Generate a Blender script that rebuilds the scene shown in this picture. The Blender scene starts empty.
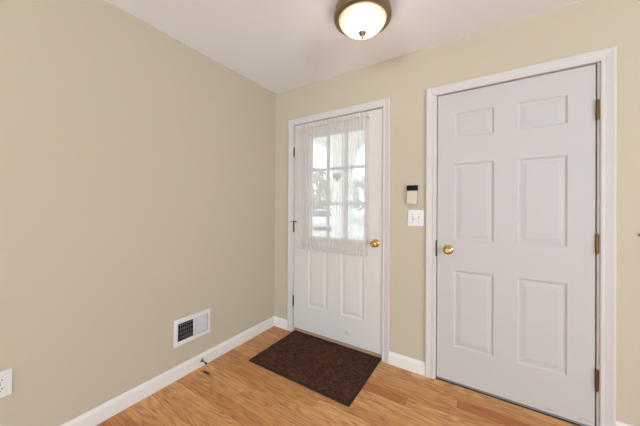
import bpy, bmesh, math, random
from mathutils import Vector, Matrix
random.seed(7)
C = bpy.context.scene.collection
sc = bpy.context.scene
PI = math.pi

# ---------------------------------------------------------------- camera
cam_d = bpy.data.cameras.new('camera')
cam = bpy.data.objects.new('camera', cam_d); C.objects.link(cam)
YAW, PITCH, ROLL = 0.5474, 0.0032, 0.0058
F = Vector((-math.sin(YAW), math.cos(YAW), 0)); Rr = Vector((math.cos(YAW), math.sin(YAW), 0)); U = Vector((0, 0, 1))
F, U = F*math.cos(PITCH) + U*math.sin(PITCH), U*math.cos(PITCH) - F*math.sin(PITCH)
Rr, U = Rr*math.cos(ROLL) + U*math.sin(ROLL), U*math.cos(ROLL) - Rr*math.sin(ROLL)
m4 = Matrix((Rr, U, -F)).transposed().to_4x4()
m4.translation = Vector((1.8702, -1.9762, 1.2321))
cam.matrix_world = m4
cam_d.sensor_width = 36.0
cam_d.lens = 253.7632/640*36.0
cam_d.shift_x = -9.1763/640
cam_d.shift_y = -6.1556/640
cam_d.clip_start = 0.05
sc.camera = cam

# ---------------------------------------------------------------- world, light, exposure
wd = bpy.data.worlds.new('overcast_sky'); sc.world = wd; wd.use_nodes = True
bg = wd.node_tree.nodes['Background']
bg.inputs['Color'].default_value = (0.93, 0.97, 1.0, 1)
bg.inputs['Strength'].default_value = 2.9
sc.view_settings.view_transform = 'Standard'
sc.view_settings.look = 'None'
sc.view_settings.exposure = 0.04
sc.view_settings.gamma = 1.0
sc.view_settings.use_curve_mapping = False

def area(name, loc, rot, sx, sy, power, col):
    d = bpy.data.lights.new(name, 'AREA'); d.shape = 'RECTANGLE'; d.size = sx; d.size_y = sy
    d.energy = power; d.color = col
    o = bpy.data.objects.new(name, d); C.objects.link(o); o.location = loc; o.rotation_euler = rot
    return o
RX, RY, H = 7.0, -7.0, 2.42          # room extents: right wall, front (rear of camera) wall, ceiling
FILL_COL, TILT = (0.645, 0.865, 1.12), 0.80   # cool fill colour; the tilt aims the added lights up at the ceiling
# added fill lights, set in unseen windows behind the camera and at the right
area('fill_rear', (1.4, RY+0.05, 1.30), (PI/2+TILT, 0, 0), 2.2, 1.6, 190, FILL_COL)
area('fill_rear', (4.8, RY+0.05, 1.30), (PI/2+TILT, 0, 0), 2.2, 1.6, 15, FILL_COL)
area('fill_side', (RX-0.05, -3.9, 1.30), (PI/2+1.0, 0, PI/2), 2.2, 1.6, 395, FILL_COL)

# ---------------------------------------------------------------- materials
def lin(c):
    return tuple(((v/255)/12.92 if v/255 <= 0.04045 else ((v/255+0.055)/1.055)**2.4) for v in c) + (1,)
class NT:
    def __init__(s, name):
        s.m = bpy.data.materials.new(name); s.m.use_nodes = True
        s.t = s.m.node_tree; s.n = s.t.nodes; s.l = s.t.links
        s.b = s.n['Principled BSDF']; s.o = s.n['Material Output']
    def add(s, typ, **kw):
        x = s.n.new(typ)
        for k, v in kw.items(): setattr(x, k, v)
        return x
    def link(s, a, b): s.l.new(a, b)
    def val(s, sock, v):
        if hasattr(v, 'is_linked'): s.l.new(v, sock)
        else: sock.default_value = v
    def math(s, op, a, b=None, c=None, clamp=False):
        x = s.add('ShaderNodeMath', operation=op, use_clamp=clamp)
        s.val(x.inputs[0], a)
        if b is not None: s.val(x.inputs[1], b)
        if c is not None: s.val(x.inputs[2], c)
        return x.outputs[0]
    def mix(s, f, a, b, blend='MIX'):
        x = s.add('ShaderNodeMix', data_type='RGBA', blend_type=blend)
        s.val(x.inputs[0], f); s.val(x.inputs[6], a); s.val(x.inputs[7], b)
        return x.outputs[2]
    def coords(s):
        tc = s.add('ShaderNodeTexCoord'); return tc.outputs['Object']
    def noise(s, vec, scale, detail=3, rough=0.5):
        x = s.add('ShaderNodeTexNoise'); s.link(vec, x.inputs['Vector'])
        x.inputs['Scale'].default_value = scale; x.inputs['Detail'].default_value = detail; x.inputs['Roughness'].default_value = rough
        return x.outputs['Fac']
    def mapping(s, vec, scale):
        x = s.add('ShaderNodeMapping'); s.link(vec, x.inputs['Vector']); x.inputs['Scale'].default_value = scale
        return x.outputs[0]
    def bump(s, h, strength=0.2, dist=0.002):
        x = s.add('ShaderNodeBump'); s.link(h, x.inputs['Height'])
        x.inputs['Strength'].default_value = strength; x.inputs['Distance'].default_value = dist
        s.link(x.outputs[0], s.b.inputs['Normal'])
    def base(s, c): s.val(s.b.inputs['Base Color'], c)
    def setp(s, **kw):
        for k, v in kw.items(): s.b.inputs[k.replace('_', ' ')].default_value = v

def paint(name, rgb, rough=0.5, var=0.03, scale=3, bumpy=0.0, spec=0.4):
    t = NT(name); v = t.coords()
    n = t.noise(v, scale, 4)
    c = lin(rgb); d = tuple(x*(1-var) for x in c[:3]) + (1,); e = tuple(min(1, x*(1+var)) for x in c[:3]) + (1,)
    t.base(t.mix(n, d, e)); t.setp(Roughness=rough, Specular_IOR_Level=spec)
    if bumpy: t.bump(t.noise(v, 260, 2), bumpy, 0.001)
    return t.m
def metal(name, rgb, rough=0.25, bump=0):
    t = NT(name); v = t.coords(); n = t.noise(v, 60, 3)
    c = lin(rgb); d = tuple(x*0.8 for x in c[:3]) + (1,)
    t.base(t.mix(n, d, c)); t.setp(Metallic=1.0, Roughness=rough)
    return t.m

M = {}
M['wall'] = paint('beige_wall_paint', (189, 173, 148), 0.75, 0.015, 1.5, 0.10, 0.1)
M['ceiling'] = paint('white_ceiling_paint', (243, 243, 245), 0.8, 0.01, 2, 0.1, 0.2)
M['trim'] = paint('white_trim_paint', (220, 211, 199), 0.45, 0.015, 4)
M['casing'] = paint('satin_casing_paint', (199, 189, 178), 0.55, 0.015, 4, 0.0, 0.3)
M['plastic'] = paint('white_plastic', (216, 210, 199), 0.35, 0.01)
M['almond'] = paint('almond_plastic', (196, 182, 156), 0.4, 0.02)
M['black'] = paint('black_plastic', (15, 12, 11), 0.5, 0.2, 40, 0, 0.15)
M['dark'] = paint('dark_void', (22, 18, 16), 0.9, 0.1)
M['slot'] = paint('slot_dark', (70, 55, 52), 0.7, 0.1)
M['brass'] = metal('polished_brass', (214, 178, 108), 0.18)
M['old_brass'] = metal('aged_brass', (122, 92, 52), 0.42)
M['bronze_hinge'] = metal('dark_bronze', (92, 78, 62), 0.42)
M['nickel'] = metal('brushed_bronze_nickel', (156, 138, 118), 0.3)
M['steel'] = metal('dull_steel', (120, 115, 110), 0.45)
M['alu'] = paint('tan_threshold', (178, 142, 108), 0.45, 0.05, 30)
M['mat_edge'] = paint('brown_rubber', (48, 33, 26), 0.8, 0.15, 60)
M['rubber'] = paint('dark_rubber', (34, 26, 22), 0.8, 0.15, 60)
M['sweep'] = paint('grey_door_sweep', (122, 110, 104), 0.6, 0.1, 20)

def door_mat(name, spots, rgb):
    t = NT(name); v = t.coords()
    n = t.noise(v, 5, 4); c = lin(rgb)
    col = t.mix(n, tuple(x*0.975 for x in c[:3]) + (1,), tuple(min(1, x*1.015) for x in c[:3]) + (1,))
    sep = t.add('ShaderNodeSeparateXYZ'); t.link(v, sep.inputs[0])
    X, Z = sep.outputs[0], sep.outputs[2]
    for (cx, cz, rx, rz, ang, rgb) in spots:
        dx = t.math('SUBTRACT', X, cx); dz = t.math('SUBTRACT', Z, cz)
        u = t.math('ADD', t.math('MULTIPLY', dx, math.cos(ang)/rx), t.math('MULTIPLY', dz, math.sin(ang)/rx))
        w = t.math('ADD', t.math('MULTIPLY', dx, -math.sin(ang)/rz), t.math('MULTIPLY', dz, math.cos(ang)/rz))
        r = t.math('ADD', t.math('MULTIPLY', u, u), t.math('MULTIPLY', w, w))
        f = t.math('MULTIPLY', t.math('SUBTRACT', 1.0, r, clamp=True), t.math('ADD', t.math('MULTIPLY', t.noise(v, 150, 2), 0.8), 0.3), clamp=True)
        col = t.mix(f, col, lin(rgb))
    t.base(col); t.setp(Roughness=0.55, Specular_IOR_Level=0.3)
    mp = t.mapping(v, (180, 180, 9))
    t.bump(t.noise(mp, 1.0, 3), 0.06, 0.001)
    return t.m
M['door_a'] = door_mat('white_door_paint', [(0.85, 0.142, 0.026, 0.006, -0.15, (70, 60, 55)), (0.875, 0.135, 0.012, 0.004, 0.2, (110, 100, 92))], (205, 195, 182))
M['door_b'] = door_mat('white_door_paint_scuffed', [(2.372, 0.045, 0.04, 0.007, -0.1, (175, 163, 154)), (2.34, 0.040, 0.010, 0.006, 0, (140, 126, 116)), (2.20, 0.04, 0.03, 0.005, 0, (150, 136, 126))], (188, 179, 169))

def floor_mat():
    t = NT('oak_strip_floor'); v = t.coords()
    sep = t.add('ShaderNodeSeparateXYZ'); t.link(v, sep.inputs[0])
    X, Y = sep.outputs[0], sep.outputs[1]
    W = 0.0780
    yy = t.math('DIVIDE', t.math('ADD', Y, 0.0616 + 100*W), W)
    row = t.math('FLOOR', yy); fy = t.math('FRACT', yy)
    wn = t.add('ShaderNodeTexWhiteNoise', noise_dimensions='1D'); t.link(row, wn.inputs['W'])
    L = 0.95
    xx = t.math('DIVIDE', t.math('ADD', X, t.math('MULTIPLY', wn.outputs['Value'], 7.0)), L)
    xx = t.math('ADD', xx, 20.0)
    brd = t.math('FLOOR', xx); fx = t.math('FRACT', xx)
    cid = t.add('ShaderNodeCombineXYZ'); t.link(row, cid.inputs[0]); t.link(brd, cid.inputs[1])
    w2 = t.add('ShaderNodeTexWhiteNoise', noise_dimensions='2D'); t.link(cid.outputs[0], w2.inputs['Vector'])
    rnd = w2.outputs['Value']
    sepc = t.add('ShaderNodeSeparateColor'); t.link(w2.outputs['Color'], sepc.inputs[0])
    r2 = sepc.outputs[1]; r3 = sepc.outputs[2]
    # grain coordinates, shifted per board
    gc = t.add('ShaderNodeCombineXYZ')
    t.link(t.math('ADD', X, t.math('MULTIPLY', rnd, 37.0)), gc.inputs[0]); t.link(t.math('ADD', Y, t.math('MULTIPLY', r2, 11.0)), gc.inputs[1]); t.link(t.math('MULTIPLY', r3, 9.0), gc.inputs[2])
    g = gc.outputs[0]
    fine = t.noise(t.mapping(g, (9, 190, 1)), 1.0, 4, 0.65)
    mid = t.noise(t.mapping(g, (2.2, 20, 1)), 1.0, 3, 0.6)
    # cathedral figure: contour rings of a stretched noise
    ln = t.noise(t.mapping(g, (1.1, 8.5, 1)), 1.0, 2.5, 0.45)
    rings = t.math('FRACT', t.math('MULTIPLY', ln, 15.0))
    rings = t.math('POWER', t.math('ABSOLUTE', t.math('SUBTRACT', t.math('MULTIPLY', rings, 2.0), 1.0)), 2.0)
    rings = t.math('MULTIPLY', rings, t.math('ADD', t.math('MULTIPLY', fine, 1.3), -0.15, clamp=True))
    cr = t.add('ShaderNodeValToRGB'); t.link(rnd, cr.inputs[0])
    e = cr.color_ramp; e.elements[0].position = 0; e.elements[0].color = lin((198, 134, 76)); e.elements[1].position = 1; e.elements[1].color = lin((232, 178, 114))
    for p, c in ((0.12, (184, 104, 54)), (0.2, (208, 146, 84)), (0.5, (214, 154, 92)), (0.8, (224, 166, 102))):
        q = e.elements.new(p); q.color = lin(c)
    col = cr.outputs[0]
    col = t.mix(t.math('MULTIPLY', t.math('SUBTRACT', mid, 0.35, clamp=True), 0.9), col, lin((194, 120, 62)))
    col = t.mix(t.math('MULTIPLY', rings, 0.95, clamp=True), col, lin((118, 68, 32)))
    col = t.mix(t.math('MULTIPLY', t.math('SUBTRACT', fine, 0.45, clamp=True), 2.4), col, lin((140, 84, 42)))
    # seams
    ey = t.math('MULTIPLY', t.math('MINIMUM', fy, t.math('SUBTRACT', 1.0, fy)), W)
    ex = t.math('MULTIPLY', t.math('MINIMUM', fx, t.math('SUBTRACT', 1.0, fx)), L)
    d = t.math('MINIMUM', ey, ex)
    seam = t.math('SUBTRACT', 1.0, t.math('DIVIDE', d, 0.0016), clamp=True)
    col = t.mix(t.math('MULTIPLY', seam, 0.6), col, lin((112, 68, 38)))
    # one dark elongated spot with a browner rim by the door stop
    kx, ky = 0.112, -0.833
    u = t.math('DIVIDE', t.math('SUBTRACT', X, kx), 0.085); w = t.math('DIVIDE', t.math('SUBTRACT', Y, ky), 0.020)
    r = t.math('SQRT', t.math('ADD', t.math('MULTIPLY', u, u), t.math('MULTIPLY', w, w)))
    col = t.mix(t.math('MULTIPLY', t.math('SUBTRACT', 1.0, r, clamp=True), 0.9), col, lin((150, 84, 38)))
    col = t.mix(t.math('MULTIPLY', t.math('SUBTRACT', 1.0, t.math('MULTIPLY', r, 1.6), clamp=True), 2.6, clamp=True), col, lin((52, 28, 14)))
    t.base(col); t.setp(Roughness=0.34, Specular_IOR_Level=0.45)
    t.bump(t.math('SUBTRACT', t.math('MULTIPLY', fine, 0.2), seam), 0.25, 0.001)
    return t.m
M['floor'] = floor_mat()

def mat_mat():
    t = NT('brown_ribbed_carpet'); v = t.coords()
    sep = t.add('ShaderNodeSeparateXYZ'); t.link(v, sep.inputs[0]); X, Y = sep.outputs[0], sep.outputs[1]
    br = t.add('ShaderNodeTexBrick'); t.link(v, br.inputs['Vector'])
    br.inputs['Scale'].default_value = 34; br.inputs['Mortar Size'].default_value = 0.045; br.inputs['Mortar Smooth'].default_value = 1
    br.inputs['Color1'].default_value = lin((118, 78, 56)); br.inputs['Color2'].default_value = lin((70, 45, 32)); br.inputs['Mortar'].default_value = lin((36, 23, 17))
    n = t.noise(v, 420, 2); n2 = t.noise(v, 22, 3)
    col = t.mix(t.math('MULTIPLY', n, 0.4), br.outputs['Color'], lin((28, 18, 13)))
    col = t.mix(t.math('MULTIPLY', t.math('SUBTRACT', n2, 0.48, clamp=True), 2.2), col, lin((116, 74, 46)))
    t.base(col); t.setp(Roughness=0.95, Specular_IOR_Level=0.1)
    t.bump(t.math('ADD', n, t.math('MULTIPLY', br.outputs['Fac'], -1.0)), 0.8, 0.004)
    return t.m
M['mat'] = mat_mat()

def sheer(name, dens, dens2):
    t = NT(name); v = t.coords()
    col = lin((232, 226, 218))
    n1 = t.noise(t.mapping(v, (420, 1, 0.5)), 1.0, 2); n2 = t.noise(t.mapping(v, (60, 1, 0.25)), 1.0, 3)
    f = t.math('ADD', t.math('ADD', t.math('MULTIPLY', t.math('SUBTRACT', n1, 0.5), dens2*0.6), t.math('MULTIPLY', t.math('SUBTRACT', n2, 0.5), dens2*1.3)), dens, clamp=True)
    df = t.add('ShaderNodeBsdfDiffuse'); df.inputs[0].default_value = col
    tr = t.add('ShaderNodeBsdfTranslucent'); tr.inputs[0].default_value = col
    m1 = t.add('ShaderNodeMixShader'); m1.inputs[0].default_value = 0.45; t.link(df.outputs[0], m1.inputs[1]); t.link(tr.outputs[0], m1.inputs[2])
    tp = t.add('ShaderNodeBsdfTransparent')
    m2 = t.add('ShaderNodeMixShader'); t.link(f, m2.inputs[0]); t.link(tp.outputs[0], m2.inputs[1]); t.link(m1.outputs[0], m2.inputs[2])
    t.n.remove(t.b); t.link(m2.outputs[0], t.o.inputs[0])
    return t.m
M['sheer'] = sheer('white_sheer_voile', 0.56, 0.16)
M['ruffle'] = sheer('white_gathered_voile', 0.66, 0.3)

def glass():
    t = NT('clear_pane_glass')
    tp = t.add('ShaderNodeBsdfTransparent'); tp.inputs[0].default_value = (0.94, 0.97, 0.96, 1)
    gl = t.add('ShaderNodeBsdfGlossy'); gl.inputs['Roughness'].default_value = 0.02
    fr = t.add('ShaderNodeFresnel'); fr.inputs[0].default_value = 1.45
    m = t.add('ShaderNodeMixShader'); t.link(fr.outputs[0], m.inputs[0]); t.link(tp.outputs[0], m.inputs[1]); t.link(gl.outputs[0], m.inputs[2])
    t.n.remove(t.b); t.link(m.outputs[0], t.o.inputs[0])
    return t.m
M['glass'] = glass()

def shade_mat():
    # frosted glass bowl lit by the bulbs inside: amber by the ring, white towards the bottom
    t = NT('lit_alabaster_glass'); v = t.coords()
    n = t.noise(v, 14, 4, 0.6)
    sep = t.add('ShaderNodeSeparateXYZ'); t.link(v, sep.inputs[0])
    f = t.math('DIVIDE', t.math('SUBTRACT', H-0.070+0.004, sep.outputs[2]), 0.078, clamp=True)
    f = t.math('ADD', f, t.math('MULTIPLY', t.math('SUBTRACT', n, 0.5), 0.35), clamp=True)
    t.base(lin((205, 192, 168))); t.setp(Roughness=0.35)
    t.link(t.mix(f, (0.36, 0.25, 0.10, 1), (1.15, 1.06, 0.95, 1)), t.b.inputs['Emission Color'])
    t.b.inputs['Emission Strength'].default_value = 0.9
    return t.m
M['shade'] = shade_mat()
t = NT('glowing_bulb'); t.base((1, .9, .75, 1)); t.b.inputs['Emission Color'].default_value = (1.0, 0.80, 0.55, 1); t.b.inputs['Emission Strength'].default_value = 6; M['bulb'] = t.m
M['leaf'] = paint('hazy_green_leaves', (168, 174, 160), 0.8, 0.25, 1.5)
M['bark'] = paint('grey_bark', (96, 86, 78), 0.9, 0.2, 12)
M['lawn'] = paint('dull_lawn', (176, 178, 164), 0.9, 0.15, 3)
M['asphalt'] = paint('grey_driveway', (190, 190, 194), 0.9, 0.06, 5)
M['porchwhite'] = paint('white_porch_paint', (236, 236, 236), 0.5, 0.02)
M['porchfloor'] = paint('grey_porch_concrete', (176, 174, 172), 0.8, 0.06, 8)
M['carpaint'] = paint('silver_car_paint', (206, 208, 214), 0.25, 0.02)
M['carglass'] = paint('dark_car_glass', (70, 76, 84), 0.1, 0.05)
M['tyre'] = paint('black_tyre', (34, 34, 36), 0.8, 0.1)
M['heart'] = paint('grey_felt_heart', (176, 176, 168), 0.7, 0.12, 50)
M['siding'] = paint('outside_siding', (206, 202, 194), 0.7, 0.03)

# ---------------------------------------------------------------- helpers
class MB:
    """collects shapes and links them as ONE mesh object"""
    def __init__(s): s.v = []; s.f = []; s.smooth = []
    def poly(s, verts, faces, smooth=False):
        n = len(s.v); s.v += [tuple(p) for p in verts]
        for f in faces: s.f.append([i+n for i in f]); s.smooth.append(smooth)
        return s
    def box(s, x0, x1, y0, y1, z0, z1, bev=0.0, seg=2):
        bm = bmesh.new()
        bmesh.ops.create_cube(bm, size=1)
        for q in bm.verts: q.co = Vector(((x0+x1)/2 + q.co.x*(x1-x0), (y0+y1)/2 + q.co.y*(y1-y0), (z0+z1)/2 + q.co.z*(z1-z0)))
        if bev: bmesh.ops.bevel(bm, geom=bm.edges[:], offset=bev, segments=seg, affect='EDGES', profile=0.5)
        s.bm(bm, False); return s
    def bm(s, bm, smooth=True, mat=None):
        bm.verts.index_update()
        s.poly([(mat @ q.co if mat else q.co) for q in bm.verts], [[q.index for q in f.verts] for f in bm.faces], smooth); bm.free(); return s
    def lathe(s, prof, origin, axis='z', seg=32, smooth=True, cap=True):
        """prof: (radius, height) along the axis"""
        vs = []; fs = []; o = Vector(origin)
        for r, h in prof:
            for k in range(seg):
                a = 2*PI*k/seg; c, d = r*math.cos(a), r*math.sin(a)
                p = {'z': (c, d, h), 'y': (c, -h, d), 'x': (h, c, d)}[axis]   # y axis: height points to -y, into the room
                vs.append(o + Vector(p))
        n = len(prof)
        for i in range(n-1):
            for k in range(seg):
                k2 = (k+1) % seg; fs.append([i*seg+k, i*seg+k2, (i+1)*seg+k2, (i+1)*seg+k])
        if cap:
            fs.append(list(range(seg))[::-1]); fs.append([(n-1)*seg+k for k in range(seg)])
        return s.poly(vs, fs, smooth)
    def tube(s, pts, r, seg=10, taper=None):
        pts = [Vector(p) for p in pts]; vs = []; fs = []
        for i, p in enumerate(pts):
            d = (pts[min(i+1, len(pts)-1)] - pts[max(i-1, 0)]).normalized()
            a = d.orthogonal().normalized() if i == 0 else (prev - d*prev.dot(d)).normalized()
            prev = a; b = d.cross(a); rr = r if taper is None else r*(1 + (taper-1)*i/(len(pts)-1))
            for k in range(seg):
                t_ = 2*PI*k/seg; vs.append(p + (a*math.cos(t_) + b*math.sin(t_))*rr)
        for i in range(len(pts)-1):
            for k in range(seg):
                k2 = (k+1) % seg; fs.append([i*seg+k, i*seg+k2, (i+1)*seg+k2, (i+1)*seg+k])
        fs.append(list(range(seg))[::-1]); fs.append([(len(pts)-1)*seg+k for k in range(seg)])
        return s.poly(vs, fs, True)
    def build(s, name, mat, parent=None, fix=True, sharp=40):
        me = bpy.data.meshes.new(name); me.from_pydata(s.v, [], s.f)
        if fix:
            bm = bmesh.new(); bm.from_mesh(me); bmesh.ops.recalc_face_normals(bm, faces=bm.faces[:]); bm.to_mesh(me); bm.free()
        me.polygons.foreach_set('use_smooth', s.smooth)
        me.materials.append(mat)
        o = bpy.data.objects.new(name, me); C.objects.link(o)
        if any(s.smooth):
            try: me.set_sharp_from_angle(angle=math.radians(sharp))
            except Exception: pass
        if parent:
            o.parent = parent
            o.matrix_parent_inverse = world(parent).inverted()
        return o
def world(o):
    m = Matrix.LocRotScale(o.location, o.rotation_euler, o.scale)
    return world(o.parent) @ o.matrix_parent_inverse @ m if o.parent else m
def tag(o, label, cat, group=None, kind=None):
    o['label'] = label; o['category'] = cat
    if group: o['group'] = group
    if kind: o['kind'] = kind
    return o
def thing(name, loc, label, cat, group=None, kind=None, rz=0):
    o = bpy.data.objects.new(name, None); C.objects.link(o); o.location = loc; o.rotation_euler = (0, 0, rz)
    o.empty_display_size = 0.1
    return tag(o, label, cat, group, kind)

def wall_with_holes(name, axis, p0, p1, u0, u1, z0, z1, holes, mat, label):
    """a wall slab; axis 'y': runs along x between y=p0..p1; axis 'x': runs along y between x=p0..p1. holes: (ua, ub, za, zb)"""
    us = sorted({u0, u1, *[h[0] for h in holes], *[h[1] for h in holes]}); zs = sorted({z0, z1, *[h[2] for h in holes], *[h[3] for h in holes]})
    solid = lambda i, j: 0 <= i < len(us)-1 and 0 <= j < len(zs)-1 and not any(h[0] <= (us[i]+us[i+1])/2 <= h[1] and h[2] <= (zs[j]+zs[j+1])/2 <= h[3] for h in holes)
    P = (lambda u, p, z: (u, p, z)) if axis == 'y' else (lambda u, p, z: (p, u, z))
    m = MB()
    def q(*c): m.poly(c, [[0, 1, 2, 3]])
    for i in range(len(us)-1):
        for j in range(len(zs)-1):
            if not solid(i, j): continue
            a, b, c, d = us[i], us[i+1], zs[j], zs[j+1]
            q(P(a, p0, c), P(b, p0, c), P(b, p0, d), P(a, p0, d)); q(P(a, p1, c), P(b, p1, c), P(b, p1, d), P(a, p1, d))
            if not solid(i-1, j): q(P(a, p0, c), P(a, p1, c), P(a, p1, d), P(a, p0, d))
            if not solid(i+1, j): q(P(b, p0, c), P(b, p1, c), P(b, p1, d), P(b, p0, d))
            if not solid(i, j-1): q(P(a, p0, c), P(b, p0, c), P(b, p1, c), P(a, p1, c))
            if not solid(i, j+1): q(P(a, p0, d), P(b, p0, d), P(b, p1, d), P(a, p1, d))
    bm = bmesh.new(); me = bpy.data.meshes.new(name); me.from_pydata(m.v, [], m.f); bm.from_mesh(me)
    bmesh.ops.remove_doubles(bm, verts=bm.verts[:], dist=1e-5); bmesh.ops.recalc_face_normals(bm, faces=bm.faces[:]); bm.to_mesh(me); bm.free()
    me.materials.append(mat); o = bpy.data.objects.new(name, me); C.objects.link(o)
    return tag(o, label, 'wall', kind='structure')

# ---------------------------------------------------------------- the room shell
WT = 0.13
O1 = (0.2555, 1.1755); O2 = (1.5780, 2.4068); OZ = 2.0470       # door openings between the jambs
JT = 0.018
wall_with_holes('wall_back', 'y', 0.0, WT, -WT, RX+WT, -0.02, H, [(O1[0]-JT, O1[1]+JT, -0.02, OZ+JT), (O2[0]-JT, O2[1]+JT, -0.02, OZ+JT)], M['wall'], 'beige painted wall holding the two white doors')
VH = (-0.992, -0.748, 0.259, 0.396)                               # hole for the duct behind the register
wall_with_holes('wall_left', 'x', -WT, 0.0, RY-WT, 0.0, -0.02, H, [VH], M['wall'], 'long plain beige painted wall holding the floor-level air register')
wall_with_holes('wall_front', 'y', RY-WT, RY, 0.0, RX+WT, -0.02, H, [(0.3, 2.5, 0.5, 2.1), (3.7, 5.9, 0.5, 2.1)], M['wall'], 'beige painted wall with two window openings across from the doors')
wall_with_holes('wall_right', 'x', RX, RX+WT, RY, 0.0, -0.02, H, [(-5.0, -2.8, 0.5, 2.1)], M['wall'], 'beige painted wall with one window opening beside the closet door wall')
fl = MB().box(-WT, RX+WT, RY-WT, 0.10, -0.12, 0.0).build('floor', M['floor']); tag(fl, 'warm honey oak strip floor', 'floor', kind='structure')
ce = MB().box(-WT, RX+WT, RY-WT, WT, H, H+0.12).build('ceiling', M['ceiling']); tag(ce, 'plain white painted ceiling', 'ceiling', kind='structure')

def window(name, axis, u0, u1, p, label):  # frames for windows added out of view, where the fill lights sit
    m = MB(); P = 0.05
    def bx(a, b, c, d):
        if axis == 'y': m.box(a, b, p-0.02, p+0.03, c, d, 0.003)
        else: m.box(p-0.03, p+0.02, a, b, c, d, 0.003)
    bx(u0, u0+P, 0.5, 2.1); bx(u1-P, u1, 0.5, 2.1); bx(u0+P, u1-P, 0.5, 0.5+P); bx(u0+P, u1-P, 2.1-P, 2.1); bx(u0+P, u1-P, 1.33, 1.37)
    o = m.build(name, M['trim']); tag(o, label, 'window', kind='structure')
window('window_1', 'y', 0.3, 2.5, RY-0.06, 'unseen white sash window added across from the glazed door')
window('window_2', 'y', 3.7, 5.9, RY-0.06, 'unseen white sash window added across from the closet door')
window('window_3', 'x', -5.0, -2.8, RX+0.06, 'unseen white sash window added in the side wall')

# baseboards: profile (projection, height)
BP = [(0, 0), (0.013, 0), (0.013, 0.070), (0.0115, 0.078), (0.008, 0.084), (0.0055, 0.090), (0.004, 0.0958), (0, 0.0958)]
def baseboard(name, pts, label):
    """pts: points along the wall foot with the direction INTO the room for each, mitred"""
    m = MB(); vs = []; n = len(BP)
    for (x, y, dx, dy) in pts:
        for d, z in BP: vs.append((x+dx*d, y+dy*d, z))
    fs = []
    for i in range(len(pts)-1):
        for k in range(n):
            k2 = (k+1) % n; fs.append([i*n+k, i*n+k2, (i+1)*n+k2, (i+1)*n+k])
    fs.append(list(range(n))); fs.append([(len(pts)-1)*n+k for k in range(n)])
    o = m.poly(vs, fs).build(name, M['trim']); tag(o, label, 'baseboard', kind='structure')
baseboard('baseboard_left', [(0, RY, 1, 1), (0, 0, 1, -1)], 'white baseboard along the long plain wall with the air register')
baseboard('baseboard_back', [(0, 0, 1, -1), (0.1885, 0, 0, -1)], 'short white baseboard between the room corner and the glazed door')
baseboard('baseboard_back', [(1.2337, 0, 0, -1), (1.5057, 0, 0, -1)], 'short white baseboard between the two doors, under the light switch')
baseboard('baseboard_back', [(2.4770, 0, 0, -1), (RX, 0, -1, -1)], 'white baseboard beyond the hinge side of the closet door')
baseboard('baseboard_right', [(RX, 0, -1, -1), (RX, RY, -1, 1)], 'white baseboard along the side wall with one window')
baseboard('baseboard_front', [(0, RY, 1, 1), (RX, RY, -1, 1)], 'white baseboard under the two windows')

# casings with jambs
CP = [(0.0, 0.0), (0.0, 0.010), (0.004, 0.0125), (0.012, 0.0125), (0.016, 0.0105), (0.024, 0.0115), (0.040, 0.0145), (0.048, 0.017), (0.056, 0.017), (0.060, 0.014), (0.060, 0.0)]
def casing(name, xl, xr, zt, o, label):
    """xl, xr, zt: the outer edges of the casing; o: opening"""
    W = 0.060; m = MB(); vs = []; n = len(CP)
    il, ir, iz = xl+W, xr-W, zt-W
    for st in range(4):
        for u, d in CP:
            x = il-u if st < 2 else ir+u; z = 0.0 if st in (0, 3) else iz+u
            vs.append((x, -d, z))
    fs = []
    for i in range(3):
        for k in range(n):
            k2 = (k+1) % n; fs.append([i*n+k, i*n+k2, (i+1)*n+k2, (i+1)*n+k])
    fs.append(list(range(n))); fs.append([3*n+k for k in range(n)])
    c = m.poly(vs, fs).build(name, M['casing']); tag(c, label, 'door casing', kind='structure')
    j = MB()
    j.box(o[0]-JT, o[0], -0.0005, WT, 0, OZ); j.box(o[1], o[1]+JT, -0.0005, WT, 0, OZ); j.box(o[0]-JT, o[1]+JT, -0.0005, WT, OZ, OZ+JT)
    s0 = 0.050
    j.box(o[0], o[0]+0.012, s0, s0+0.03, 0, OZ); j.box(o[1]-0.012, o[1], s0, s0+0.03, 0, OZ); j.box(o[0]+0.012, o[1]-0.012, s0, s0+0.03, OZ-0.012, OZ)
    j.build('door_jamb', M['casing'], c)
    return c
casing('trim_1', 0.1890, 1.2335, 2.1087, O1, 'white moulded casing around the door with the curtained window')
casing('trim_2', 1.5055, 2.4770, 2.1087, O2, 'white moulded casing around the six-panel closet door')

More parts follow.
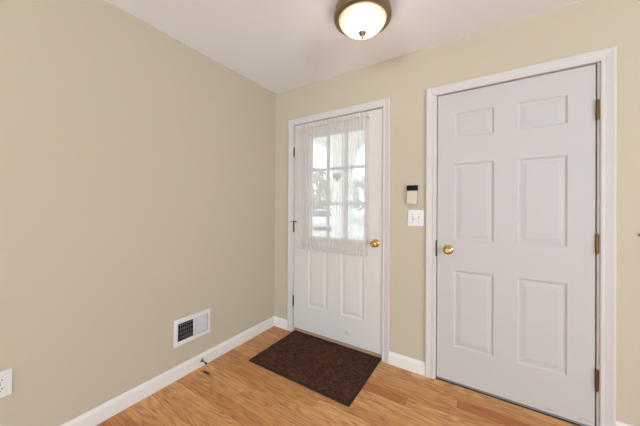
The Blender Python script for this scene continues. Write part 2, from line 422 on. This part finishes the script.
# ---------------------------------------------------------------- the doors
RING = [(0.0, 0.0), (0.003, 0.0009), (0.010, 0.0064), (0.015, 0.0072), (0.019, 0.0070), (0.040, 0.0034), (0.044, 0.0022), (0.047, 0.0022)]
def slab(x0, x1, z0, z1, yf, th, panels, holes, parent, mat):
    """front face at y=yf (towards the room), raised panels pressed into it, holes cut through"""
    m = MB()
    cuts = panels + holes
    xs = sorted({x0, x1, *[c[0] for c in cuts], *[c[1] for c in cuts]}); zs = sorted({z0, z1, *[c[2] for c in cuts], *[c[3] for c in cuts]})
    inside = lambda x, z, L: any(c[0] < x < c[1] and c[2] < z < c[3] for c in L)
    yb = yf+th
    for i in range(len(xs)-1):
        for j in range(len(zs)-1):
            cx, cz = (xs[i]+xs[i+1])/2, (zs[j]+zs[j+1])/2
            a, b, c, d = xs[i], xs[i+1], zs[j], zs[j+1]
            if not inside(cx, cz, cuts): m.poly([(a, yf, c), (b, yf, c), (b, yf, d), (a, yf, d)], [[0, 1, 2, 3]])
            if not inside(cx, cz, holes): m.poly([(a, yb, c), (a, yb, d), (b, yb, d), (b, yb, c)], [[0, 1, 2, 3]])
    m.poly([(x0, yf, z0), (x0, yb, z0), (x0, yb, z1), (x0, yf, z1), (x1, yf, z0), (x1, yb, z0), (x1, yb, z1), (x1, yf, z1)],
           [[0, 3, 2, 1], [4, 5, 6, 7], [0, 1, 5, 4], [3, 7, 6, 2]])
    for (a, b, c, d) in holes:
        m.poly([(a, yf, c), (b, yf, c), (b, yf, d), (a, yf, d), (a, yb, c), (b, yb, c), (b, yb, d), (a, yb, d)], [[0, 4, 5, 1], [1, 5, 6, 2], [2, 6, 7, 3], [3, 7, 4, 0]])
    for (a, b, c, d) in panels:
        vs = []; fs = []
        for (s, dp) in RING:
            vs += [(a+s, yf+dp, c+s), (b-s, yf+dp, c+s), (b-s, yf+dp, d-s), (a+s, yf+dp, d-s)]
        n = len(RING)
        for i in range(n-1):
            for k in range(4):
                k2 = (k+1) % 4; fs.append([i*4+k, i*4+k2, (i+1)*4+k2, (i+1)*4+k])
        fs.append([(n-1)*4+k for k in range(4)])
        m.poly(vs, fs)
    bm = bmesh.new(); me = bpy.data.meshes.new('door_slab'); me.from_pydata(m.v, [], m.f); bm.from_mesh(me)
    bmesh.ops.remove_doubles(bm, verts=bm.verts[:], dist=1e-5); bmesh.ops.recalc_face_normals(bm, faces=bm.faces[:]); bm.to_mesh(me); bm.free()
    me.materials.append(mat); o = bpy.data.objects.new('door_slab', me); C.objects.link(o)
    o.parent = parent; o.matrix_parent_inverse = world(parent).inverted()
    return o
def knob(x, z, parent, yf):
    p = [(0.033, 0.0), (0.033, 0.003), (0.030, 0.007), (0.020, 0.010), (0.012, 0.013), (0.011, 0.030), (0.014, 0.034), (0.022, 0.039), (0.0270, 0.046), (0.0285, 0.053), (0.0265, 0.060), (0.021, 0.0655), (0.014, 0.068), (0.0125, 0.0665), (0.006, 0.0665)]
    k = MB().lathe(p, (x, yf, z), 'y', 36).build('door_knob', M['brass'], parent); k['label'] = 'polished brass knob'
    return k
def hinge(x, z0, z1, mat, parent, side, arm=False):
    """knuckle proud of the wall face on the slab edge; leaves let into jamb and slab edge"""
    m = MB(); n = 5; h = (z1-z0)/n
    for i in range(n):
        m.lathe([(0.0052, z0+i*h+0.0006), (0.0060, z0+i*h+0.0014), (0.0060, z0+(i+1)*h-0.0014), (0.0052, z0+(i+1)*h-0.0006)], (x, -0.0065, 0), 'z', 14)
    m.lathe([(0.003, z0-0.004), (0.0045, z0-0.002), (0.0045, z1+0.002), (0.003, z1+0.004)], (x, -0.0065, 0), 'z', 12)
    m.box(x-0.0009, x+0.0009, -0.003, 0.03, z0, z1)
    # the slim face of the jamb leaf that shows beside the knuckle
    m.box(*( (x-0.0105, x-0.001) if side < 0 else (x+0.001, x+0.0105)), -0.0022, 0.0, z0, z1, 0.0005, 1)
    o = m.build('hinge', mat, parent); o['label'] = 'aged brass hinge' if mat is M['old_brass'] else 'dark bronze hinge'
    if arm:
        a = MB()
        a.box(x-0.012, x+0.012, -0.017, -0.003, z1+0.002, z1+0.008, 0.001)
        a.tube([(x+0.004, -0.012, z1+0.005), (x+0.034, -0.018, z1+0.006)], 0.0032); a.lathe([(0.006, 0), (0.007, 0.003), (0.006, 0.006)], (x+0.032, -0.018, z1+0.006), 'x', 12)
        a.tube([(x-0.004, -0.012, z1+0.005), (x-0.030, -0.020, z1+0.005)], 0.0032)
        a.build('hinge_stop', mat, o)
    return o

# door 1: entry door with a nine-light window and two panels
D1 = thing('door_1', (O1[0], 0, 0), 'white entry door with a curtained nine-pane window and two lower panels', 'door', kind='structure')
s1x0, s1x1, dz = O1[0]+0.005, O1[1]-0.006, 2.0410
LX0, LX1, LZ0, LZ1 = 0.452, 1.018, 0.952, 1.905
slab(s1x0, s1x1, 0.046, dz, 0.001, 0.043, [(0.432, 0.652, 0.284, 0.838), (0.790, 1.012, 0.284, 0.838)], [(LX0, LX1, LZ0, LZ1)], D1, M['door_a'])
# raised lite frame
lf = MB(); vs = []; fs = []
LP = [(0.0, 0.020), (0.0, -0.002), (-0.006, -0.010), (-0.014, -0.011), (-0.024, -0.007), (-0.031, -0.004), (-0.033, 0.001)]
for s, y in LP: vs += [(LX0+0.006+s, y, LZ0+0.006+s), (LX1-0.006-s, y, LZ0+0.006+s), (LX1-0.006-s, y, LZ1-0.006-s), (LX0+0.006+s, y, LZ1-0.006-s)]
for i in range(len(LP)-1):
    for k in range(4):
        k2 = (k+1) % 4; fs.append([i*4+k, i*4+k2, (i+1)*4+k2, (i+1)*4+k])
wf = lf.poly(vs, fs).build('window_frame', M['casing'], D1)
MB().box(LX0+0.001, LX1-0.001, 0.0195, 0.0235, LZ0+0.001, LZ1-0.001).build('window_pane', M['glass'], wf)
g = MB(); gw = 0.011
for k in (1, 2):
    gx = LX0 + (LX1-LX0)*k/3; g.box(gx-gw, gx+gw, 0.004, 0.0195, LZ0+0.006, LZ1-0.006, 0.004); g.box(gx-gw, gx+gw, 0.0235, 0.038, LZ0+0.001, LZ1-0.001, 0.004)
    gz = LZ0 + (LZ1-LZ0)*k/3; g.box(LX0+0.006, LX1-0.006, 0.0045, 0.0195, gz-gw, gz+gw, 0.004); g.box(LX0+0.001, LX1-0.001, 0.0235, 0.0375, gz-gw, gz+gw, 0.004)
g.build('muntin_grille', M['casing'], wf)
knob(1.1148, 0.9424, D1, 0.001)
for z0, z1, arm in ((1.7354, 1.8254, False), (0.9900, 1.0900, True), (0.2550, 0.3570, False)):
    hinge(O1[0]+0.002, z0, z1, M['bronze_hinge'], D1, -1, arm)
th = MB(); th.box(O1[0], O1[1], 0.0200, 0.115, 0.0, 0.029, 0.003)
o = th.build('threshold', M['alu'], D1); o['label'] = 'tan threshold under the entry door'
o = MB().box(s1x0+0.001, s1x1-0.001, 0.024, 0.040, 0.0292, 0.0465, 0.002).build('door_sweep', M['rubber'], D1); o['label'] = 'black rubber sweep'

# door 2: six-panel door
D2 = thing('door_2', (O2[0], 0, 0), 'white six-panel closet door with brass hinges', 'door', kind='structure')
s2x0, s2x1 = O2[0]+0.0055, O2[1]-0.0070
XA, XB = (1.691, 1.927), (2.0495, 2.2865)
ZR = [(1.7265, 1.9015), (1.0075, 1.5460), (0.2630, 0.8000)]
slab(s2x0, s2x1, 0.021, dz, 0.001, 0.035, [(a, b, c, d) for a, b in (XA, XB) for c, d in ZR], [], D2, M['door_b'])
knob(1.6565, 0.9405, D2, 0.001)
for z0, z1 in ((1.7321, 1.8375), (0.9869, 1.0920), (0.2277, 0.3440)): hinge(O2[1]-0.002, z0, z1, M['old_brass'], D2, 1)
o = MB().box(O2[0]-0.001, O2[0]+0.0015, -0.0015, 0.03, 0.885, 1.000, 0.0004, 1).box(O2[0]-0.007, O2[0]-0.0005, -0.0018, 0.0, 0.885, 1.000, 0.0005, 1).build('strike_plate', M['bronze_hinge'], D2); o['label'] = 'dark bronze strike plate'
o = MB().box(s2x0, s2x1, 0.004, 0.010, 0.006, 0.0205, 0.001).build('door_sweep', M['sweep'], D2); o['label'] = 'grey strip sweep'
o = MB().box(O2[0], O2[1], 0.0, 0.10, 0.0002, 0.0045, 0.001).build('threshold', M['rubber'], D2); o['label'] = 'thin dark strip added under the closet door'  # dark strip added to stop light leaking under the door

# ---------------------------------------------------------------- curtain on the entry door
ph = [random.uniform(0, 6.28) for _ in range(8)]
def fold(u, x):
    return (math.sin(u*2*PI*23+ph[0]+1.4*math.sin(u*9+ph[1])) * (0.6+0.4*math.sin(u*17+ph[2])) + 0.45*math.sin(u*2*PI*41+ph[3]))
def cloth(z0, z1, xa0, xb0, xa1, xb1, amp0, amp1, yb, nz, frill=0.0, f2=0):
    """from the bottom (z0, xa0..xb0) to the top (z1, xa1..xb1)"""
    N = 300; vs = []; fs = []
    for j in range(nz+1):
        t_ = j/nz
        for i in range(N+1):
            u = i/N; a = xa0+(xa1-xa0)*t_; b = xb0+(xb1-xb0)*t_
            am = amp0+(amp1-amp0)*t_
            y = yb - am*fold(u, 0) - (frill*math.sin(u*2*PI*f2+ph[4]+2*math.sin(u*13))*(1-t_) if frill else 0)
            z = z0+(z1-z0)*t_
            if frill: z += 0.004*math.sin(u*2*PI*f2*0.5+ph[5])*(1-t_)
            vs.append((a+(b-a)*u + 0.001*math.sin(t_*5+u*40), y, z))
    for j in range(nz):
        for i in range(N):
            k = j*(N+1)+i; fs.append([k, k+1, k+N+2, k+N+1])
    return MB().poly(vs, fs, True)
def rod(x0, x1, z, y, label):
    t_ = thing('curtain_rod', ((x0+x1)/2, 0, z), label, 'curtain rod')
    MB().tube([(x0, 0-0.0035, z), (x0, y+0.006, z), (x0+0.006, y, z), (x1-0.006, y, z), (x1, y+0.006, z), (x1, -0.0035, z)], 0.0032, 10).build('rod', M['plastic'], t_)
    for x in (x0, x1):
        b = MB().box(x-0.011, x+0.011, -0.006, 0.001, z-0.016, z+0.016, 0.002).box(x-0.005, x+0.005, -0.018, -0.005, z-0.007, z+0.007, 0.001)
        b.build('bracket', M['plastic'], t_)
CY = -0.030
rod(0.318, 1.060, 1.992, CY, 'thin white curtain rod along the top edge of the entry door')
rod(0.358, 1.050, 0.868, CY, 'thin white curtain rod across the entry door just below its window')
ct = thing('sheer_curtain', (0.69, CY, 0.84), 'white sheer gathered curtain stretched over the entry door window', 'curtain')
cloth(0.868, 1.992, 0.362, 1.056, 0.322, 1.050, 0.0028, 0.0038, CY-0.011, 24).build('curtain_panel', M['sheer'], ct, fix=False)
o = cloth(0.834, 0.872, 0.352, 1.060, 0.356, 1.058, 0.008, 0.0065, CY-0.024, 5, 0.007, 47).build('hem_ruffle', M['ruffle'], ct, fix=False); o['label'] = 'denser gathered ruffle along the hem'
o = cloth(1.988, 2.022, 0.318, 1.052, 0.318, 1.052, 0.009, 0.009, CY-0.021, 4, 0.004, 60).build('header_ruffle', M['ruffle'], ct, fix=False); o['label'] = 'denser gathered heading along the top rod'
# heart ornament hanging in the window behind the curtain
hx, hz = 0.748, 1.508
ht = thing('heart_ornament', (hx, 0, hz), 'small grey heart hanging in the door window behind the sheer curtain', 'ornament')
vs = []; N = 40
for k in range(N):
    a = 2*PI*k/N
    vs.append((0.0027*16*math.sin(a)**3, 0.0027*(13*math.cos(a)-5*math.cos(2*a)-2*math.cos(3*a)-math.cos(4*a))))
pts = []; fs = []
for s, y in ((0.8, -0.006), (1.0, -0.003), (1.0, 0.003), (0.8, 0.0035)):
    pts += [(hx+s*x, y+0.000, hz+s*z) for x, z in vs]
for i in range(3):
    for k in range(N): fs.append([i*N+k, i*N+(k+1) % N, (i+1)*N+(k+1) % N, (i+1)*N+k])
fs.append(list(range(N))); fs.append([3*N+k for k in range(N)])
MB().poly(pts, fs, True).build('heart', M['heart'], ht)
MB().tube([(hx, -0.001, hz+0.012), (hx-0.004, 0.0, hz+0.05), (hx, 0.002, hz+0.082)], 0.0012, 6).build('hanging_loop', M['heart'], ht)

# ---------------------------------------------------------------- ceiling light
LXc, LYc = 1.2492, -0.5897
cl = thing('ceiling_light', (LXc, LYc, H), 'flush round ceiling light with a bronze ring and glowing frosted bowl', 'ceiling light')
rim = [(0.150, H-0.0005), (0.158, H-0.004), (0.162, H-0.012), (0.164, H-0.026), (0.168, H-0.040), (0.170, H-0.052), (0.170, H-0.062), (0.167, H-0.070), (0.158, H-0.077), (0.147, H-0.0800), (0.143, H-0.0735), (0.142, H-0.066), (0.142, H-0.006)]
MB().lathe(rim, (LXc, LYc, 0), 'z', 64, cap=False).build('metal_ring', M['nickel'], cl)
bz = H-0.070
bowl = [(0.1415, bz+0.004), (0.1400, bz-0.006), (0.134, bz-0.018), (0.122, bz-0.034), (0.102, bz-0.051), (0.078, bz-0.064), (0.052, bz-0.0715), (0.026, bz-0.075), (0.007, bz-0.076)]
sh = MB().lathe(bowl, (LXc, LYc, 0), 'z', 64, cap=False).build('glass_shade', M['shade'], cl); sh['label'] = 'glowing frosted glass bowl'
fz = bz-0.076
fin = [(0.002, fz+0.010), (0.020, fz+0.003), (0.0215, fz-0.002), (0.020, fz-0.006), (0.016, fz-0.009), (0.015, fz-0.013), (0.009, fz-0.018), (0.005, fz-0.022), (0.0045, fz-0.026), (0.0065, fz-0.030), (0.0055, fz-0.035), (0.001, fz-0.040)]
MB().lathe(fin, (LXc, LYc, 0), 'z', 24).build('finial', M['nickel'], cl)
for s in (-1, 1):
    bx = LXc+s*0.055
    MB().lathe([(0.012, -0.012), (0.013, 0.0), (0.02, 0.014), (0.028, 0.034), (0.029, 0.05), (0.022, 0.068), (0.008, 0.076)], (bx, LYc, H-0.075-0.045), 'z', 20).build('light_bulb', M['bulb'], cl)

for s_ in (-1, 1):                                              # the glow the bowl throws around it
    d = bpy.data.lights.new('bulb_light', 'POINT'); d.energy = 0.6; d.color = (1.0, 0.93, 0.84); d.shadow_soft_size = 0.05
    lo = bpy.data.objects.new('bulb_light', d); C.objects.link(lo); lo.location = (LXc+s_*0.05, LYc, H-0.27)

# ---------------------------------------------------------------- air register on the left wall
vr = thing('air_register', (0, -0.8715, 0.23), 'white metal air register low on the long wall above the baseboard', 'vent')
y0, y1, z0, z1 = -1.0105, -0.7320, 0.2310, 0.4220
oy0, oy1, oz0, oz1 = -0.986, -0.754, 0.264, 0.391; md = -0.8655
fr = MB()
vs = []; fs = []
for (s, x) in ((0, 0.0), (0.0015, 0.006), (0.006, 0.0075), (1, 0.0075), (1.01, 0.003)):
    if s < 0.5: vs += [(x, y0+s, z0+s), (x, y1-s, z0+s), (x, y1-s, z1-s), (x, y0+s, z1-s)]
    else: vs += [(x, oy0, oz0), (x, oy1, oz0), (x, oy1, oz1), (x, oy0, oz1)]
for i in range(4):
    for k in range(4): fs.append([i*4+k, i*4+(k+1) % 4, (i+1)*4+(k+1) % 4, (i+1)*4+k])
fr.poly(vs, fs); fr.box(0.0005, 0.0075, md-0.004, md+0.004, oz0, oz1, 0.001)
for yy in (y0+0.008, y1-0.008): fr.lathe([(0.004, 0.007), (0.0035, 0.0090), (0.001, 0.0095)], (0, yy, (z0+z1)/2), 'x', 10)
fr.build('register_frame', M['plastic'], vr)
def vanes(ya, yb, n, ang):
    for i in range(n):
        yc = ya+(yb-ya)*(i+0.5)/n; c, s = math.cos(ang), math.sin(ang); w, t2 = 0.0036, 0.00025
        m = MB(); ps = []
        for a, b in ((-w, -t2), (w, -t2), (w, t2), (-w, t2)):
            ps.append((a*c-b*s-0.002, yc+a*s+b*c))
        m.poly([(px, py, oz0) for px, py in ps]+[(px, py, oz1) for px, py in ps], [[0, 1, 2, 3], [4, 5, 6, 7], [0, 1, 5, 4], [1, 2, 6, 5], [2, 3, 7, 6], [3, 0, 4, 7]])
        m.build('louvre', M['plastic'], vr)
vanes(oy0, md-0.004, 8, math.radians(-31))      # these lie along the line of sight: dark between
vanes(md+0.004, oy1, 12, math.radians(40))       # these are turned across it: a pale ribbed face
for k in range(4):
    zz = oz0+(oz1-oz0)*(k+0.6)/4.2
    MB().box(-0.0085, -0.0068, oy0-0.003, oy1+0.003, zz-0.0020, zz+0.0020).build('damper_bar', M['sweep'], vr)
MB().box(0.0074, 0.016, oy1+0.002, oy1+0.008, 0.335, 0.372, 0.0015).build('damper_lever', M['plastic'], vr)
dk = MB(); a, b, c, d = VH; X = -0.12
dk.poly([(-0.001, a, c), (-0.001, b, c), (-0.001, b, d), (-0.001, a, d), (X, a, c), (X, b, c), (X, b, d), (X, a, d)], [[4, 5, 6, 7], [0, 4, 5, 1], [1, 5, 6, 2], [2, 6, 7, 3], [3, 7, 4, 0]])
dk.build('duct', M['dark'], vr)

# ---------------------------------------------------------------- outlet on the left wall
oyc, ozc = -1.767, 0.420
ol = thing('wall_outlet', (0, oyc, ozc), 'white duplex electrical outlet low on the long beige wall', 'outlet')
MB().box(0, 0.0055, oyc-0.0365, oyc+0.0365, ozc-0.060, ozc+0.060, 0.003, 2).build('cover_plate', M['plastic'], ol)
for s in (-1, 1):
    zc = ozc+s*0.0195
    r = MB()
    n = 28; pr = []
    for k in range(n):
        a = 2*PI*k/n; pr.append((0.0172*math.cos(a), max(-0.0135, min(0.0135, 0.0172*math.sin(a)))))
    r.poly([(0.003, oyc+p, zc+q) for p, q in pr]+[(0.0068, oyc+p, zc+q) for p, q in pr], [list(range(n)), list(range(n, 2*n))]+[[k, (k+1) % n, n+(k+1) % n, n+k] for k in range(n)])
    rc = r.build('receptacle', M['plastic'], ol)
    MB().box(0.0060, 0.0071, oyc-0.0075, oyc-0.0045, zc-0.003, zc+0.006).box(0.0060, 0.0071, oyc+0.0045, oyc+0.0075, zc-0.002, zc+0.005).lathe([(0.0026, 0.0060), (0.0026, 0.0071)], (0, oyc, zc-0.0085), 'x', 10).build('socket_slots', M['slot'], rc)
MB().lathe([(0.0032, 0.005), (0.0030, 0.0064), (0.001, 0.0067)], (0, oyc, ozc), 'x', 12).build('screw', M['steel'], ol)

# ---------------------------------------------------------------- switch plate and box between the doors
sx, sz = 1.4325, 1.157
sp = thing('light_switch', (sx, 0, sz), 'white double light switch plate between the two doors', 'light switch')
MB().box(sx-0.0585, sx+0.0585, -0.0055, 0, sz-0.060, sz+0.060, 0.003, 2).build('cover_plate', M['plastic'], sp)
for k, s in enumerate((-1, 1)):
    tx = sx+s*0.023
    b = MB().box(tx-0.0056, tx+0.0056, -0.0060, -0.003, sz-0.0125, sz+0.0125).build('toggle_slot', M['sweep'], sp)
    up = 1 if k == 0 else -1
    t_ = MB().poly([(tx-0.0046, -0.005, sz-0.0095), (tx+0.0046, -0.005, sz-0.0095), (tx+0.0046, -0.005, sz+0.0095), (tx-0.0046, -0.005, sz+0.0095),
                    (tx-0.0036, -0.0165, sz+up*0.010-0.0035), (tx+0.0036, -0.0165, sz+up*0.010-0.0035), (tx+0.0036, -0.0165, sz+up*0.010+0.0035), (tx-0.0036, -0.0165, sz+up*0.010+0.0035)],
                   [[0, 1, 2, 3], [4, 5, 6, 7], [0, 1, 5, 4], [1, 2, 6, 5], [2, 3, 7, 6], [3, 0, 4, 7]]).build('toggle', M['plastic'], sp)
    for q in (-1, 1): MB().lathe([(0.0032, 0.005), (0.0030, 0.0062), (0.001, 0.0064)], (tx, 0, sz+q*0.030), 'y', 10).build('screw', M['steel'], sp)
bxx = 1.4080
wb = thing('wall_box', (bxx, 0, 1.26), 'small almond wall box with a black top above the light switch', 'wall box')
MB().box(bxx-0.037, bxx+0.037, -0.026, 0, 1.262, 1.364, 0.004, 3).build('box_body', M['almond'], wb)
cp = MB().box(bxx-0.040, bxx+0.040, -0.031, 0, 1.3635, 1.404, 0.006, 3)
o = cp.build('cap', M['black'], wb); o['label'] = 'glossy black cap'
for k in range(3):
    MB().lathe([(0.0085, 0.029), (0.0095, 0.033), (0.0075, 0.0365), (0.003, 0.0372)], (bxx-0.024+k*0.024, 0, 1.386), 'y', 16).build('button', M['black'], wb)

# small nail in the wall at the far side of the closet door
nl = MB().lathe([(0.002, 0.0), (0.002, 0.006), (0.0075, 0.007), (0.0075, 0.010), (0.003, 0.011)], (2.5655, 0, 1.100), 'y', 14).build('wall_nail', M['bronze_hinge'])
tag(nl, 'small dark nail head in the beige wall beyond the closet door hinges', 'nail')

# ---------------------------------------------------------------- door stop on the baseboard
ds = thing('door_stop', (0.013, -0.806, 0.045), 'small grey metal door stop on the baseboard below the air register', 'door stop')
q = MB()
q.lathe([(0.011, 0.0), (0.011, 0.002), (0.008, 0.004), (0.004, 0.006)], (0.013, -0.806, 0.045), 'x', 18)
q.build('mounting_flange', M['steel'], ds)
q = MB(); pts = []
for k in range(110):
    a = k*0.62; h = k/109
    pts.append((0.018+h*0.040, -0.806+(0.0048)*math.cos(a), 0.045-0.006*h*h+(0.0048)*math.sin(a)))
q.tube(pts, 0.0010, 5); q.build('spring', M['steel'], ds)
q = MB().lathe([(0.005, 0.058), (0.0068, 0.060), (0.0068, 0.068), (0.005, 0.0715)], (0, -0.806, 0.039), 'x', 16).build('rubber_tip', M['rubber'], ds)
q = MB().tube([(0.016, -0.806, 0.050), (0.018, -0.803, 0.064)], 0.0022, 8).tube([(0.016, -0.810, 0.045), (0.018, -0.824, 0.040)], 0.0022, 8).build('bracket_arm', M['steel'], ds)

# ---------------------------------------------------------------- doormat
dm = thing('doormat', (0.717, -0.30, 0), 'dark brown textured doormat in front of the entry door', 'doormat')
mx0, mx1, my0, my1 = 0.2640, 1.1640, -0.5690, 0.0180
b = MB().box(mx0, mx1, my0, my1, 0.0004, 0.0090, 0.003, 2).build('rubber_border', M['mat_edge'], dm)
b = MB().box(mx0+0.018, mx1-0.018, my0+0.018, my1-0.018, 0.006, 0.0140, 0.0025, 2).build('carpet_pile', M['mat'], dm)

# ---------------------------------------------------------------- outside the door
GZ = -0.35
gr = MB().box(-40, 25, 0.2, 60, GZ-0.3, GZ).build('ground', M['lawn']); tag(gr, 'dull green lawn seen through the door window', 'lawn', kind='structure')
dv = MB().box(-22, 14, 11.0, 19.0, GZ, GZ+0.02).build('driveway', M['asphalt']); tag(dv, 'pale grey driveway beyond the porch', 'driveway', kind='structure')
pf = MB().box(-4, 5, WT, 1.85, -0.30, -0.03).build('porch_floor', M['porchfloor']); tag(pf, 'grey concrete porch slab outside the entry door', 'porch', kind='structure')
pr = MB().box(-4, 5, WT, 1.95, 2.62, 2.72).build('porch_roof', M['porchwhite']); tag(pr, 'white porch ceiling outside the entry door', 'porch roof', kind='structure')
def post(x, w, label, e=0.025):
    p = thing('porch_post', (x, 1.62, -0.03), label, 'porch post', 'white porch posts')
    MB().box(x-w/2, x+w/2, 1.62-w/2, 1.62+w/2, 0.12, 2.62, 0.008).build('shaft', M['porchwhite'], p)
    MB().box(x-w/2-e, x+w/2+e, 1.62-w/2-e, 1.62+w/2+e, -0.03, 0.12, 0.01).build('base_block', M['porchwhite'], p)
PX = -0.125; SP = 1.6
post(PX, 0.19, 'square white porch post standing outside the door window')
post(PX-SP, 0.17, 'white porch post beyond the hinge side of the entry door')
post(PX+SP, 0.17, 'white porch post behind the closet door wall')
post(0.062, 0.085, 'slim white porch post paired with the square post outside the door window', 0.004)
# an arched beam in each bay between the posts
for k, xa, xb, lab in ((-1, PX-SP+0.096, PX-0.096, 'white porch arch seen in the hinge-side panes of the door window'), (0, 0.112, PX+SP-0.096, 'white porch arch seen in the knob-side panes of the door window')):
    am = MB(); N = 24; top = 2.618; vs = []; fs = []
    for i in range(N+1):
        u = -1+2*i/N; x = (xa+xb)/2+u*(xb-xa)/2; z = 1.90+0.46*math.sqrt(max(0, 1-abs(u)**2.4))
        for y in (1.56, 1.68): vs += [(x, y, z), (x, y, top)]
    for i in range(N):
        a = i*4; b2 = a+4
        fs += [[a, b2, b2+1, a+1], [a+2, a+3, b2+3, b2+2], [a, a+2, b2+2, b2], [a+1, b2+1, b2+3, a+3]]
    fs += [[0, 1, 3, 2], [N*4, N*4+2, N*4+3, N*4+1]]
    o = am.poly(vs, fs).build('porch_arch', M['porchwhite']); tag(o, lab, 'porch arch', 'white porch arches')
# a pale car on the driveway, seen end-on
cx, cy = -8.6, 14.2; ca = thing('parked_car', (cx, cy, GZ+0.02), 'pale silver car parked on the driveway beyond the porch', 'car', rz=math.radians(30))
def carmesh(prof, w0, w1, zs):
    """prof: side outline (along length l, height); width w0 below zs, w1 at the top"""
    vs = []; fs = []; n = len(prof); zt = max(p[1] for p in prof)
    for s in (-1, 1):
        for l, z in prof:
            f = 0 if z <= zs else (z-zs)/(zt-zs); w = w0+(w1-w0)*f
            vs.append((s*w/2, l, z))
    fs.append(list(range(n))[::-1]); fs.append(list(range(n, 2*n)))
    for k in range(n): fs.append([k, (k+1) % n, n+(k+1) % n, n+k])
    Mx = Matrix.Translation((cx, cy, GZ+0.02)) @ Matrix.Rotation(math.radians(30), 4, 'Z')
    return MB().poly([Mx @ Vector(p) for p in vs], fs)
MXc = Matrix.Translation((cx, cy, GZ+0.02)) @ Matrix.Rotation(math.radians(30), 4, 'Z')
carmesh([(-2.2, 0.28), (-2.25, 0.5), (-2.15, 0.74), (-1.2, 0.92), (1.5, 0.95), (2.15, 0.9), (2.22, 0.5), (2.15, 0.28)], 1.76, 1.6, 0.7).build('car_body', M['carpaint'], ca)
carmesh([(-1.15, 0.91), (-0.55, 1.32), (0.1, 1.38), (0.9, 1.35), (1.65, 0.94)], 1.52, 1.15, 0.92).build('car_windows', M['carglass'], ca)
carmesh([(-0.55, 1.33), (0.1, 1.42), (0.95, 1.37), (0.1, 1.37)], 1.2, 1.05, 1.33).build('car_roof', M['carpaint'], ca)
for s in (-1, 1):
    for l in (-1.4, 1.4):
        w = MB().lathe([(0.20, -0.1), (0.31, -0.1), (0.32, -0.07), (0.32, 0.07), (0.31, 0.1), (0.20, 0.1)], (0, 0, 0), 'x', 20)
        w.v = [tuple(MXc @ (Vector(p)+Vector((s*0.80, l, 0.32)))) for p in w.v]; w.build('wheel', M['tyre'], ca)
def tree(x, y, h, r, label):
    t_ = thing('leafy_tree', (x, y, GZ), label, 'tree', 'trees beyond the driveway')
    MB().tube([(x, y, GZ-0.05), (x+0.1, y, GZ+h*0.25), (x-0.05, y, GZ+h*0.5), (x, y, GZ+h*0.8)], 0.22, 8, 0.35).build('trunk', M['bark'], t_)
    vs = []; fs = []; lobes = [(random.gauss(0, r*0.45), random.gauss(0, r*0.45), h*random.uniform(0.28, 0.9), r*random.uniform(0.35, 0.6)) for _ in range(12)]
    for k in range(2600):
        lx, ly, lz, lr = random.choice(lobes)
        d = Vector((random.gauss(0, 1), random.gauss(0, 1), random.gauss(0, 1))).normalized()*lr*random.uniform(0.55, 1)**0.5
        p = Vector((x+lx, y+ly, GZ+lz))+d; s = random.uniform(0.08, 0.2)
        a = Vector((random.gauss(0, 1), random.gauss(0, 1), random.gauss(0, 1))).normalized(); b = a.orthogonal().normalized()*0.6
        n = len(vs); vs += [p-a*s, p+b*s, p+a*s, p-b*s]; fs.append([n, n+1, n+2, n+3])
    MB().poly(vs, fs).build('foliage', M['leaf'], t_, fix=False)
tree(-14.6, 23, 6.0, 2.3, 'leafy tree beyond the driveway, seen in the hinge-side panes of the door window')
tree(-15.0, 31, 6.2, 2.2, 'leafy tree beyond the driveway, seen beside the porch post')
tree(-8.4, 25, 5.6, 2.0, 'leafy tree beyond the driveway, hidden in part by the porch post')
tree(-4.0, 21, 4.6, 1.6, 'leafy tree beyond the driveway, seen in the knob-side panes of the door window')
